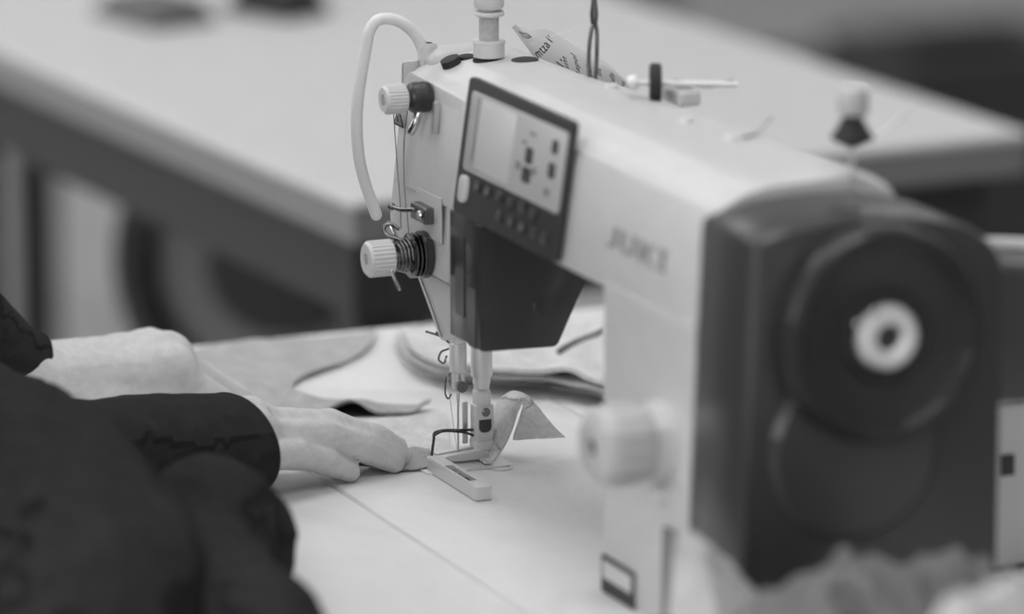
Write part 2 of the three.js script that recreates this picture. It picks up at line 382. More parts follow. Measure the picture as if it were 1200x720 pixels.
  obj('screw', [lathe([[0, .0052], [.0018, .0052], [.0024, .0046], [.0024, .004], [0, .004]], V(0, .0275, -.0142), V(1, 0, 0), 20)], M.darkSteel, footG);
  const sole = (z0, z1) => { const g = profileX(rounded([[.012, .0058, .0005], [.0105, .0036, .0005], [.002, .0026, .0005], [-.018, .0026, .002], [-.02, .0048, .001], [-.013, .0075, .001], [-.004, .0072, .001]], .0006), z0, z1, .0004); return g; };
  obj('toe', sole(-.0068, -.0016), M.palesteel, footG);
  obj('toe', sole(.0016, .0068), M.palesteel, footG);
  obj('hinge', [box(-.0062, .0062, .0062, .0122, -.0185, -.0085, .0012), cyl(V(-.007, .0092, -.0135), V(.007, .0092, -.0135), .0018)], M.palesteel, footG);
  const W = (px, py, x) => on('x', x, px, py);
  obj('finger_guard', [tube([W(556, 504, 0), W(538, 504.5, 0), W(518, 505, -.002), W(509, 508, -.003), W(508.5, 514, -.002), W(507, 525, 0), W(506, 534, .001)], .0008, 50, 8), tube([W(555, 511, 0), W(548, 508, .001), W(535, 506, .001), W(518, 506, .001), W(508, 511, -.001)], .0007, 40, 8)], M.blackGloss, footG, 'black wire finger guard');
}
function thing2(name, parent) { const g = new THREE.Group(); g.name = name; parent.add(g); return g; }
function rounded2([[x, y0], [, y1]], z) { return profileX(rounded([[z - .0035, y0, .0035], [z + .0035, y0, .0035], [z + .0035, y1, .0003], [z - .0035, y1, .0003]], .0034), x, x + .0005, .0001); }
// knobs and thread path on the head front
function tension(base, len, knobLen, knobR, discR, name) {
  const g = thing2(name, machine), z = (d) => V(base.x, base.y, base.z + d), k0 = len - knobLen;
  obj('post', cyl(z(-.002), z(len), .0025), M.steel, g);
  obj('knob', lathe([[0, k0], [knobR * .8, k0], [knobR, k0 + .001], [knobR, len - .0012], [knobR * .88, len], [.003, len], [.0028, len - .002], [0, len - .002]], V(base.x, base.y, base.z), V(0, 0, 1), 44), M.whitePlastic, g);
  const ribs = [];
  for (let i = 0; i < 26; i++) { const a = i / 26 * Math.PI * 2; ribs.push(cyl(V(base.x + Math.cos(a) * knobR, base.y + Math.sin(a) * knobR, base.z + k0 + .001), V(base.x + Math.cos(a) * knobR, base.y + Math.sin(a) * knobR, base.z + len - .0015), .0006, .0006, 6)); }
  obj('knurling', ribs, M.whitePlastic, g);
  obj('knob_bore', lathe([[0, len - .0019], [.0027, len - .0019], [.0027, len - .0017], [0, len - .0017]], V(base.x, base.y, base.z), V(0, 0, 1), 20), M.ink, g);
  return { g, z, k0 };
}
{
  const b = on('z', .0305, 499, 298);
  const { g, k0 } = tension(b, .0335, .0145, .0091, .012, 'thread_tension');
  obj('tension_base', lathe([[0, 0], [.0125, 0], [.0125, .003], [.0115, .004], [0, .004]], b, V(0, 0, 1)), M.blackGloss, g);
  for (let i = 0; i < 3; i++) obj('tension_disc', lathe([[.002, .0052 + i * .0022], [.0105, .0045 + i * .0022], [.0118, .0040 + i * .0022], [.0119, .0047 + i * .0022], [.0106, .0056 + i * .0022], [.002, .0060 + i * .0022]], b, V(0, 0, 1)), M.darkSteel, g);
  const sp = []; for (let i = 0; i <= 60; i++) { const a = i / 60 * Math.PI * 8; sp.push(V(b.x + Math.cos(a) * (.009 - i * .00004), b.y + Math.sin(a) * (.009 - i * .00004), b.z + .0105 + i / 60 * (k0 - .012))); }
  obj('tension_spring', tube(sp, .0007, 160, 6), M.darkSteel, g);
  const P = (px, py, z) => on('z', z, px, py);
  obj('check_spring', tube([P(466, 268, .045), P(459, 263, .047), P(452, 264, .05), P(450, 270, .051), P(456, 277, .049), P(466, 280, .045), P(474, 283, .042)], .0011, 40, 8), M.darkSteel, g);
  obj('check_lever', [extrude(rounded([[0, 0], [.011, -.004], [.015, .001], [.003, .008]], .002), .002, .0004).translate(b.x - .019, b.y + .0085, b.z + .0135)], M.chrome, g);
  obj('spring_arm', tube([P(459, 318, .055), P(463, 328, .053), P(468, 339, .051)], .0009, 20, 8), M.chrome, g);
}
{
  const b = on('z', .0235, 502, 113);
  const { g } = tension(b, .0255, .0128, .0072, .008, 'pre_tension');
  obj('tension_disc', [lathe([[0, 0], [.0078, 0], [.0082, .003], [.0078, .0062], [.0082, .0068], [.0078, .0095], [.0055, .0118], [0, .0118]], b, V(0, 0, 1))], M.black, g);
  obj('disc_highlight_nut', lathe([[.002, .0112], [.0046, .0112], [.0046, .0132], [.002, .0132]], b, V(0, 0, 1), 6), M.chrome, g);
  const P = (px, py, z) => on('z', z, px, py);
  obj('guide_finger', [tube([P(490, 132, .030), P(488, 141, .0315), P(484, 150, .033), P(482, 154, .0335)], .0024, 24, 10)], M.chrome, g);
  obj('guide_plate', profileX(rounded([[.0286, .187, .003], [.0256, .187, .003], [.0246, .204, .001], [.0276, .204, .001]], .001), .033, .036, .0004), M.steel, g);
  const w = obj('warning_triangle', extrude(rounded([[-.0068, 0], [.0068, 0], [0, .0112]], .0008), .0006, .0001).translate(-.0135, .1825, .0275), M.ink, machine);
  obj('triangle_field', extrude(rounded([[-.0046, .0013], [.0046, .0013], [0, .0086]], .0005), .0004, .0001).translate(-.0135, .1825, .0279), M.faint, w);
  obj('triangle_mark', extrude(rounded([[-.0012, .0022], [.0012, .0022], [.0009, .0055], [-.0009, .0055]], .0004), .0003, .0001).translate(-.0135, .1825, .0282), M.ink, w);
  // threads running down the head
  obj('upper_thread', tube([P(461, 128, .036), P(463, 160, .035), P(466, 200, .036), P(469, 240, .040), P(470, 268, .044)], .00028, 40, 5), M.thread, machine);
  obj('upper_thread', tube([P(478, 126, .032), P(474, 160, .033), P(473, 190, .034), P(474, 220, .038), P(476, 246, .042)], .00028, 40, 5), M.thread, machine);
  obj('upper_thread', tube([P(477, 248, .042), P(478, 262, .041), P(480, 280, .04)], .00025, 20, 5), M.thread, machine);
  // take-up guide
  const c = on('z', .032, 490, 248);
  const tg = thing2('take_up_guide', machine);
  obj('guide_body', [box(c.x - .001, c.x + .019, c.y - .0035, c.y + .0055, .0302, .0362, .0012)], M.darkSteel, tg);
  obj('guide_eye', [tube([V(c.x + .004, c.y + .002, .036), V(c.x - .004, c.y + .001, .0405), V(c.x - .010, c.y + .0015, .0425)], .0013, 20, 8), new THREE.SphereGeometry(.0022, 14, 10).translate(c.x - .0105, c.y + .0014, .0427)], M.darkSteel, tg);
  obj('guide_screw', lathe([[0, .0072], [.002, .0072], [.0026, .0062], [0, .0060]], V(c.x + .013, c.y + .001, .0302), V(0, 0, 1), 16), M.chrome, tg);
  obj('guide_recess', box(c.x - .006, c.x + .028, c.y - .012, c.y + .012, .0298, .0306, .0003), M.white, tg);
  // white hose looping over the head
  const H = [[501, 84], [499, 72], [496, 60], [488, 43], [473, 28], [456, 22], [442, 24], [433, 36], [429, 56], [423, 90], [419, 122], [418, 150], [421, 186], [429, 218], [436, 238], [441, 252]].map(([x, y]) => on('x', -.018, x, y));
  const hose = obj('hose', tube(H, .0031, 140, 16), M.tube, machine, 'pale hose looping out of the head');
  obj('hose_socket', lathe([[.003, -.006], [.0052, -.006], [.0052, .0015], [.0042, .003], [.003, .003]], V(H[0].x, .222, H[0].z), V(0, 1, 0), 24), M.white, hose);
}
// control panel on the arm
{
  const g = thing2('control_panel', machine);
  const x0 = .0765, x1 = .2085, w = x1 - x0, h = .0705, lean = Math.atan(FK);
  const place = (geo) => geo.rotateX(-lean).translate(x0, .1545, .0305);
  obj('panel_frame', place(extrude(rounded([[0, 0], [w, 0], [w, h], [0, h]], .004), .0042, .0008)), M.blackMatt, g);
  const R = (u0, u1, v0, v1, r, d0, d1) => place(extrude(rounded([[u0 * w, (1 - v1) * h], [u1 * w, (1 - v1) * h], [u1 * w, (1 - v0) * h], [u0 * w, (1 - v0) * h]], r), d1 - d0, .0001).translate(0, 0, d0));
  obj('display_screen', R(.055, .985, .085, .665, .003, .0040, .0046), M.screen, g);
  obj('display_field', R(.165, .50, .12, .625, .001, .0045, .0049), M.lcd, g);
  obj('display_line', R(.125, .137, .12, .58, .0003, .0045, .0048), M.faint, g);
  for (const [u, v, du, dv] of [[.66, .36, .034, .058], [.655, .50, .04, .055], [.885, .22, .028, .05], [.88, .39, .032, .055]]) obj('display_icon', R(u - du, u + du, v - dv, v + dv, .002, .0045, .0049), M.ink, g);
  for (const [u, v, du, dv] of [[.57, .46, .02, .03], [.72, .45, .02, .03], [.86, .55, .025, .03], [.6, .28, .025, .012], [.67, .2, .03, .012]]) obj('display_mark', R(u - du, u + du, v - dv, v + dv, .001, .0045, .0048), M.faint, g);
  obj('power_button', R(.055, .135, .70, .90, .005, .0040, .0058), M.lcd, g, 'pale oval button');
  for (const [u, v] of [[.22, .74], [.32, .745], [.44, .73], [.55, .74], [.66, .73], [.77, .74], [.46, .87], [.57, .87], [.68, .87], [.79, .87], [.89, .87]]) obj('button', R(u - .03, u + .03, v - .04, v + .04, .0018, .0040, .0050), M.black, g);
  for (const [u, v] of [[.22, .74], [.32, .745], [.57, .87], [.68, .87]]) obj('button_mark', R(u - .012, u + .012, v - .012, v + .012, .0006, .0049, .0052), M.faint, g);
}
// lettering on the pillar
const font = await new FontLoader().loadAsync('fonts/droid/droid_sans_bold.typeface.json');
{
  const g = thing2('lettering', machine), p0 = on('z', .026, 714, 278), p1 = on('z', .026, 787, 302);
  let x = 0; const letters = [];
  for (const ch of 'JUKI') { const t = new TextGeometry(ch, { font, size: .0125, depth: .0006, curveSegments: 6, bevelEnabled: false }); t.computeBoundingBox(); const bb = t.boundingBox; t.translate(x - bb.min.x, -bb.min.y, 0).scale(1, .0105 / (bb.max.y - bb.min.y), 1); x += bb.max.x - bb.min.x + .0022; letters.push([t]); }
  const s = (p1.x - p0.x) / x;
  for (const [t] of letters) obj('letter', crease(t.scale(s, 1, 1).rotateX(-Math.atan(FK)).translate(p0.x, p0.y - .004, frontZ(p0.y - .004) + .0001), .4), M.logo, g);
}
// stitch dial on the pillar
{
  const b = on('z', .03, 775, 516), c = V(b.x, b.y, .03), g = thing2('stitch_dial', machine);
  obj('dial_ring', lathe([[0, 0], [.019, 0], [.0195, .002], [.0185, .009], [0, .009]], c, V(0, 0, 1)), M.palesteel, g);
  obj('dial_knob', lathe([[0, .008], [.0165, .008], [.0185, .0095], [.0192, .014], [.0192, .028], [.0180, .034], [.0150, .0365], [.0050, .0365], [.0048, .034], [0, .034]], c, V(0, 0, 1), 48), M.greyPlastic, g);
  obj('dial_bore', lathe([[0, .0342], [.0046, .0342], [.0046, .0346], [0, .0346]], c, V(0, 0, 1), 24), M.ink, g);
  for (let i = 0; i < 14; i++) { const a = i / 14 * Math.PI * 2; obj('dial_grip', cyl(V(c.x + Math.cos(a) * .0188, c.y + Math.sin(a) * .0188, c.z + .014), V(c.x + Math.cos(a) * .0188, c.y + Math.sin(a) * .0188, c.z + .028), .0012, .0012, 8), M.greyPlastic, g); }
  obj('index_pin', lathe([[0, 0], [.004, 0], [.004, .005], [.0025, .0065], [0, .0065]], V(c.x + .004, c.y - .026, .03), V(0, 0, 1), 16), M.whitePlastic, g);
}
// motor cover and hand wheel
{
  const side = [[.036, .0015, .006], [.0278, .2085, .005], [.004, .2145, .03], [-.04, .2165, .03], [-.082, .208, .02], [-.101, .192, .02], [-.101, .0015, .01]];
  const cover = obj('motor_cover', profileX(rounded(side, .008, 8), .3612, .4255, .006), M.black, machine, 'black motor cover at the pillar end');
  obj('rear_motor', profileX(rounded([[-.09, .118, .01], [-.09, .186, .01], [-.20, .17, .02], [-.20, .112, .02]], .015, 8), .365, .418, .006), M.black, cover);
  obj('rear_white_rod', tube([V(.40, .192, -.098), V(.40, .189, -.125), V(.402, .184, -.15)], .0032, 20, 10), M.whitePlastic, cover);  // thin white rod at the rear shoulder of the cover
  const c = on('x', .44, 1037, 394);
  const wheel = obj('hand_wheel', lathe([[0, .4255], [.045, .4255], [.0485, .4275], [.0515, .431], [.0515, .438], [.049, .4425], [.0445, .4435], [.041, .440], [.022, .438], [.020, .441], [0, .441]].map(([r, x]) => [r, x]), V(0, c.y, c.z), V(1, 0, 0), 72), M.wheel, machine, 'black hand wheel');
  obj('wheel_ring', lathe([[.0062, .441], [.0062, .4445], [.008, .4465], [.0130, .4465], [.0150, .4445], [.0154, .4405], [.0062, .4405]], V(0, c.y, c.z), V(1, 0, 0), 48), M.palesteel, wheel, 'pale metal ring in the wheel centre');
  obj('wheel_bolt', lathe([[0, .4415], [.006, .4415], [.006, .4425], [.0054, .443], [0, .443]], V(0, c.y, c.z), V(1, 0, 0), 24), M.blackGloss, wheel);
  for (const [px, py] of [[1025, 365], [1006, 380]]) { const p = on('x', .446, px, py); obj('glint_bead', new THREE.SphereGeometry(.0022, 16, 12).translate(p.x, p.y, p.z), M.chrome, wheel); }  // chrome beads added as the bright glints beside the ring
  const d = on('x', .43, 1005, 530);
  obj('cover_boss', lathe([[0, .4245], [.043, .4245], [.0435, .4262], [.0405, .4295], [.036, .430], [0, .430]], V(0, d.y, d.z), V(1, 0, 0), 64), M.black, cover);
}
// fittings on top of the arm
{
  const T = .2222, topY = (z) => z > 0 ? .2205 - z * .5 : Math.min(.2222, .2205 - z * .06);
  const onTop = (px, py) => { let p = on('y', T, px, py); for (let i = 0; i < 8; i++) p = on('y', topY(p.z), px, py); return p; };
  [[527, 69, .0052], [547, 66, .0050], [570, 69.5, .0072], [615, 70, .0072]].forEach(([px, py, r]) => { const p = onTop(px, py); obj('rubber_plug', lathe([[r, -.0035], [r, .0004], [r * .7, .0010], [0, .0012]], V(p.x, p.y - .0002, p.z), V(0, 1, p.z > 0 ? .4 : .05), 28), M.rubber, machine); });
  // thread pin with its eye
  const p = on('y', T, 696, 86), g = thing2('thread_pin', machine);
  obj('pin', [tube([V(p.x, T - .003, p.z - .0008), V(p.x + .001, T + .012, p.z - .0012), V(p.x, T + .024, p.z - .0012), V(p.x, T + .027, p.z)], .0011, 24, 8), tube([V(p.x, T - .003, p.z + .0028), V(p.x, T + .012, p.z + .0028), V(p.x, T + .024, p.z + .0012), V(p.x, T + .027, p.z)], .0011, 24, 8), lathe([[0, .0245], [.0018, .026], [.0022, .031], [.0015, .037], [.0014, .05], [0, .05]], V(p.x, T, p.z), V(0, 1, 0), 16)], M.darkSteel, g);
  obj('pin_thread', tube([V(p.x, T + .026, p.z + .001), on('x', p.x - .01, 660, 38), on('x', p.x - .02, 620, 52)], .0002, 30, 5), M.whiteThread, g);
  // bobbin winder
  const b = on('y', T, 768, 114), bw = thing2('bobbin_winder', machine), by = T + .0075;
  obj('winder_wheel', lathe([[0, -.003], [.0085, -.003], [.0098, -.002], [.0098, .002], [.0085, .003], [0, .003]], V(b.x, by, b.z), V(-.42, 0, 1), 32), M.rubber, bw);
  obj('winder_shaft', [cyl(V(b.x - .004, by, b.z + .010), V(b.x + .016, by - .001, b.z - .038), .0016), lathe([[0, .009], [.0034, .009], [.004, .011], [.0034, .014], [0, .014]], V(b.x, by, b.z), V(-.42, 0, 1), 20)], M.palesteel, bw);
  obj('winder_bracket', [box(b.x - .012, b.x + .012, T - .004, T + .004, b.z - .020, b.z - .008, .002)], M.white, bw);
  obj('winder_lever', tube([V(b.x - .003, by - .001, b.z - .012), V(b.x + .008, by - .002, b.z - .026), V(b.x + .014, by, b.z - .036)], .0014, 20, 8), M.darkSteel, bw);
  for (const [px, py] of [[803, 142], [856, 162], [717, 102]]) { const q = on('y', T, px, py); obj('screw', lathe([[.0036, -.002], [.0036, .0012], [.003, .0022], [0, .0026]], V(q.x, T - .0008, q.z), V(0, 1, 0), 24), M.whitePlastic, machine); }
  { const q = on('y', .2215, 692, 128); obj('oil_hole', lathe([[.0045, -.001], [.0045, .0003], [0, .0004]], V(q.x, .2186, q.z), V(0, 1, 0), 24), M.palesteel, machine); }
  { const a = on('y', T, 868, 165), c = on('y', T, 905, 150); obj('top_wire', tube([V(a.x, T + .002, a.z), V((a.x + c.x) / 2, T + .001, (a.z + c.z) / 2), V(c.x, T + .006, c.z)], .0009, 20, 8), M.steel, machine); }
  // upright thread post with black cone
  const q = on('y', T - .002, 998, 208), tp = thing2('thread_post', machine);
  obj('post', cyl(V(q.x, T - .006, q.z), V(q.x, T + .018, q.z), .0013), M.steel, tp);
  obj('cone_guide', lathe([[0, .0125], [.003, .0125], [.0098, .0162], [.0104, .0175], [.0080, .0205], [.0048, .0265], [.0036, .0285], [0, .0285]], V(q.x, T, q.z), V(0, 1, 0), 36), M.rubber, tp, 'black cone guide');
  obj('post_cap', lathe([[0, .0285], [.0072, .0285], [.0076, .0295], [.0076, .0395], [.0066, .041], [0, .041]], V(q.x, T, q.z), V(0, 1, 0), 28), M.greyPlastic, tp);
  const e0 = on('x', q.x, 1020, 163), e1 = on('x', q.x, 1042, 150), e2 = on('x', q.x, 1066, 127);
  obj('thread_arm', tube([V(q.x, T + .018, q.z), e0, e1, e2], .0009, 24, 8), M.steel, tp);
}
// clear bobbin stack standing on the arm
{
  const p = on('y', .2222, 573, 66), t = thing('thread_bobbin', 'pale plastic bobbin with wound thread standing on top of machine arm', 'bobbin', V(p.x, .2222, p.z));
  const k = 1 / 2130 / .97;
  obj('base', lathe([[0, 0], [17 * k, 0], [17 * k, 14 * k], [18 * k, 16 * k], [17.5 * k, 18 * k], [0, 18 * k]], V(0, 0, 0)), M.whitePlastic, t);
  obj('thread', lathe([[0, 18 * k], [10.5 * k, 18 * k], ...Array.from({ length: 15 }, (_, i) => [(10.5 + (i % 2) * .5) * k, (19 + i * 1.75) * k]), [10.5 * k, 45 * k], [0, 45 * k]], V(0, 0, 0)), M.paleCloth, t);
  obj('flange', lathe([[0, 45 * k], [16 * k, 45 * k], [17 * k, 47 * k], [16 * k, 49.5 * k], [9 * k, 50 * k], [9 * k, 53 * k], [0, 53 * k]], V(0, 0, 0)), M.whitePlastic, t);
  obj('top_flange', lathe([[0, 53 * k], [15 * k, 53 * k], [16.5 * k, 56 * k], [16.5 * k, 66 * k], [14 * k, 68 * k], [0, 68 * k]], V(0, 0, 0)), M.whitePlastic, t);
}

// ---------------------------------------------------------------- seam guide and cloth on the table
const Y = (h, list) => list.map(([px, py, dh = 0]) => on('y', h, px, py).add(V(0, dh, 0)));
{
  const t = thing('seam_guide', 'slotted metal seam guide bar lying beside the presser foot', 'seam guide', V(.009, .0009, .0185));
  const L = .071, w = .0046;
  const outer = [[0, -w + .0015], [.004, -w], [L, -w], [L, w], [.004, w], [0, w - .0015]], slot = [[.022, -.0021], [.056, -.0021], [.056, .0024], [.022, .0024]];
  obj('bar', extrude(rounded(outer, .0008), .0074, .0007, [rounded(slot, .001).reverse()]).rotateX(-Math.PI / 2), M.palesteel, t);
  obj('slot_floor', box(.0215, .0565, .001, .0035, -.0027, .0023, 0), M.darkMetal, t);
  obj('slot_nut', lathe([[0, .0035], [.0019, .0035], [.0019, .0056], [.0012, .0062], [0, .0062]], V(.034, 0, -.0002), V(0, 1, 0), 6), M.chrome, t);
  obj('slot_nut', lathe([[0, .0035], [.0019, .0035], [.0019, .0056], [.0012, .0062], [0, .0062]], V(.046, 0, -.0002), V(0, 1, 0), 6), M.darkSteel, t);
  obj('edge_rib', box(.006, L - .006, .0073, .0080, -.0036 + .0068, -.0026 + .0068, .0002), M.palesteel, t);
}
tag(obj('pattern_cloth', sheet(
  Y(.0012, [[441, 389], [400, 397], [330, 400], [260, 405], [215, 420], [200, 445], [230, 475], [300, 490], [366, 486], [395, 487], [425, 488], [452, 487.5], [480, 486], [502, 481]]),
  Y(.0012, [[440, 396], [431, 411], [405, 426], [375, 437], [354, 445], [343, 455], [350, 463], [372, 468], [395, 471], [415, 473], [435, 475], [458, 477], [485, 479], [505, 478]]),
  { n: 110, rows: 12, thick: .0014, wave: .0008, lift: (u, v) => .0078 * Math.exp(-(((u - .735) / .055) ** 2)) * (1 - v) ** .8 + .003 * Math.exp(-(((u - .99) / .03) ** 2)) }), M.midCloth),
  'grey cloth pattern piece with a curved cut-out lying flat on the table', 'cloth');
tag(obj('pocket_shade', sheet(Y(.0009, [[362, 480], [395, 473], [425, 473], [452, 481]]), Y(.0009, [[368, 486], [384, 490], [420, 489], [452, 487.6]]), { n: 30, rows: 5, thick: .0006, wave: .0002 }), M.darkClothAndShade),  // dark sheet in place of the shade below the lifted edge
  'small dark sheet put in as shade under the lifted edge of the grey cloth', 'cloth');
tag(obj('sewn_cloth', sheet(
  Y(.0016, [[330, 505], [385, 500], [440, 495], [490, 491], [523, 489]]),
  Y(.0016, [[350, 548], [400, 545], [450, 543], [490, 541], [528, 536]]), { n: 60, rows: 14, thick: .0012, wave: .0006 }), M.lightCloth),
  'pale cloth panel being fed under the presser foot by the right hand', 'cloth');
{
  const edge = sheet(Y(.0014, [[470, 552], [480, 552], [492, 551], [503, 549]]), Y(.0014, [[474, 539], [484, 536], [494, 534], [504, 533]]), { n: 30, rows: 16, thick: .0014, wave: .0003, lift: (u, v) => (.0045 + .0015 * Math.sin(u * 5)) * Math.sin(Math.min(1, v * 1.6) * Math.PI / 2) ** .7 * Math.cos(Math.max(0, v - .6) * 2.2) });
  tag(obj('folded_hem', edge, M.midCloth), 'grey folded cloth hem between fingertips and seam guide', 'cloth');
}
{   // the strip that leaves the presser foot and tents up behind it
  const near = [[568, 548], [577, 544], [590, 527], [600, 506], [608, 482], [613, 472], [612, 478], [609, 488], [605, 500], [602, 509], [601, 516]].map(([px, py]) => on('x', .016, px, py));
  const far = [[548, 536], [556, 532], [566, 515], [574, 496], [586, 472], [600, 462], [616, 466], [628, 478], [642, 495], [653, 507], [661, 514]].map(([px, py], i) => on('x', i < 6 ? -.012 : .004, px, py));
  for (const p of [...near, ...far]) p.y = Math.max(p.y, .0022);
  tag(obj('cloth_strip', sheet(near, far, { n: 70, rows: 10, thick: .0014, wave: .0003 }), M.lightCloth), 'pale cloth strip tented up behind the presser foot', 'cloth');
  tag(obj('loose_thread', tube(Y(.0013, [[572, 549], [585, 546], [596, 545], [599, 548], [590, 551], [578, 550]]), .0005, 40, 6), M.whiteThread), 'short loop of pale thread on the bed by the presser foot', 'thread');
}
{   // stack of cut pieces behind the needle
  const near = [[463, 399], [465, 414], [474, 428], [492, 438], [520, 446], [560, 452], [600, 455], [640, 455], [672, 463], [700, 470], [740, 476]], far = [[466, 394], [490, 389], [520, 386], [550, 384], [580, 381], [610, 379], [640, 377], [670, 374], [700, 372], [740, 368], [780, 366]];
  const layer = (dx, h, m, label, th, lift, grow = 0) => tag(obj('stack_layer', sheet(Y(h, near.map(([x, y]) => [x + dx, y + grow])), Y(h, far.map(([x, y]) => [x + dx, y + 2])), { n: 80, rows: 14, thick: th, wave: .0007, freq: 26, lift }), m), label, 'cloth');
  layer(0, .0010, M.paleCloth, 'pale cut cloth piece at the bottom of the stack behind the needle', .0026, (u, v) => .0016 * Math.sin(u * 8 + .6) ** 2);
  layer(6, .0056, M.darkClothAndShade, 'dark sheet put in as shade between layers of the stack behind the needle', .0018, (u, v) => .0016 * Math.sin(u * 8 + .6) ** 2, -5);  // dark sheet added as the shaded gap between two layers
  layer(3, .0088, M.paleCloth, 'pale cut cloth piece second from the top of the stack behind the needle', .0026, (u, v) => .0016 * Math.sin(u * 8 + .6) ** 2, -6);
  layer(10, .0138, M.lightCloth, 'whitest cut cloth piece on top of the stack behind the needle', .0026, (u, v) => .0016 * Math.sin(u * 8 + .6) ** 2 + .004 * Math.exp(-(((u - .75) / .06) ** 2)) * (1 - v), -13);
  const tie = [[655, 412], [668, 404], [682, 398], [698, 392], [706, 388]].map(([x, y]) => on('y', .0195, x, y));
  tag(obj('cloth_tie', tube(tie, .0016, 40, 8), M.greyCloth), 'thin grey cloth tie lying on the stack behind the needle', 'cloth');
}
// printed ribbon behind the arm
{
  const c = document.createElement('canvas'); c.width = 1024; c.height = 256; const q = c.getContext('2d');
  q.fillStyle = '#dcdcdc'; q.fillRect(0, 0, 1024, 256); q.fillStyle = '#4a4a4a'; q.font = 'bold 62px sans-serif';
  ['ritza', 'mtza lt', 'ml tsa', 'im', 'lapol', 'spol', 'ific', 'ofiv', 'icaz'].forEach((s, i) => { q.save(); q.translate(70 + i * 110, 150 + (i % 3) * 30); q.rotate(-1.25); q.fillText(s, -60, 0); q.restore(); });
  const tx = new THREE.CanvasTexture(c); tx.colorSpace = THREE.SRGBColorSpace;
  const rib = mat(1, .85); rib.map = tx;
  const make = (label, lower, upper, u0, u1) => {
    const A = resample(lower, 40), B = resample(upper, 40), pos = [], uv = [], idx = [];
    for (let i = 0; i <= 40; i++) for (let j = 0; j <= 4; j++) { const p = A[i].clone().lerp(B[i], j / 4); p.x += .0025 * Math.sin(j / 4 * Math.PI); pos.push(p.x, p.y, p.z); uv.push(u0 + (u1 - u0) * i / 40, j / 4); }
    const n = pos.length / 3; for (let k = 0; k < n; k++) { pos.push(pos[3 * k] - .0006, pos[3 * k + 1], pos[3 * k + 2]); uv.push(uv[2 * k], uv[2 * k + 1]); }
    for (let i = 0; i < 40; i++) for (let j = 0; j < 4; j++) { const a = i * 5 + j, b = a + 5; idx.push(a, b, a + 1, b, b + 1, a + 1, n + a, n + a + 1, n + b, n + b, n + a + 1, n + b + 1); }
    const g = new THREE.BufferGeometry(); g.setAttribute('position', new THREE.Float32BufferAttribute(pos, 3)); g.setAttribute('uv', new THREE.Float32BufferAttribute(uv, 2)); g.setIndex(idx); g.computeVertexNormals();
    const m = new THREE.Mesh(g, rib); m.name = numbered('printed_ribbon'); m.castShadow = m.receiveShadow = true; scene.add(m);
    return tag(m, label, 'ribbon');
  };
  const P = (x, l) => l.map(([px, py]) => on('x', x, px, py));
  make('printed white ribbon folded beside the bobbin on the machine arm', P(.0, [[600, 32], [618, 56], [632, 74], [652, 84], [672, 88]]), P(.0, [[603, 26], [622, 35], [640, 34], [655, 42], [668, 60]]), 0, .34);
  make('printed white ribbon curling behind the thread pin on the machine arm', P(.02, [[668, 92], [684, 92], [705, 96], [725, 100], [738, 104]]), P(.02, [[640, 35], [662, 46], [685, 60], [710, 72], [732, 92]]), .34, 1);
}
// cloth heaped to the right of the machine
function heap(name, label, m, x0, x1, xc, crest, o = {}) {
  const pts = crest.map(([px, py]) => on('x', xc, px, py)), A = pts.map((p) => V(x0, .0015, p.z)), B = pts.map((p) => V(x1, .0015, p.z));
  const c = resample(pts, 90), vc = (xc - x0) / (x1 - x0);
  const lift = (u, v) => { const i = Math.min(90, Math.round(u * 90)), h = Math.max(0, c[i].y - .0015), s = v < vc ? Math.sin(v / vc * Math.PI / 2) : Math.cos((v - vc) / (1 - vc) * Math.PI / 2); return Math.min(1, u / .05, (1 - u) / .05) ** .6 * h * Math.max(0, s) ** .75 * (1 + .05 * noise3(u * 9, v * 5, o.k ?? 1)) + .004 * s * noise3(u * 16, v * 10, 7 + (o.k ?? 1)); };
  return tag(obj(name, sheet(A, B, { n: 90, rows: 40, thick: .0016, wave: .0004, lift }), m), label, 'cloth');
}
heap('heaped_cloth', 'mid grey cloth heaped on the table beside the motor cover', M.greyCloth,   .503, .64, .545, [[868, 760], [890, 715], [930, 688], [975, 666], [1010, 661], [1060, 668], [1090, 661], [1130, 663], [1165, 676], [1200, 690], [1240, 720]], { k: 1 });
heap('heaped_cloth', 'light cloth folded up against the lower left corner of the motor cover', M.paleCloth, .437, .50, .452, [[797, 745], [799, 640], [806, 628], [820, 640], [845, 662], [870, 690], [890, 715], [900, 760]], { k: 4 });
heap('heaped_cloth', 'light cloth heaped in front of the mid grey cloth', M.paleCloth, .645, .75, .69, [[1080, 790], [1110, 722], [1150, 706], [1200, 692], [1250, 690], [1330, 730]], { k: 9 });
{   // white box behind the motor
  const p = on('y', 0, 1158, 674), t = thing('power_box', 'white plastic box with switch standing behind the motor cover', 'box', V(p.x, 0, p.z));
  obj('housing', box(-.06, 0, .003, .086, -.075, 0, .003), M.whitePlastic, t);
  obj('lid', box(-.061, .001, .0862, .0905, -.076, .001, .0015), M.whitePlastic, t);
  obj('switch', box(-.0005, .0016, .050, .0605, -.013, -.006, .0006), M.ink, t);
  obj('indicator', box(-.0005, .001, .052, .060, -.034, -.028, .0006), M.greyMetal, t);
  for (const z of [-.07, -.008]) for (const x of [-.055, -.008]) obj('foot', cyl(V(x, 0, z), V(x, .004, z), .004), M.rubber, t);
}

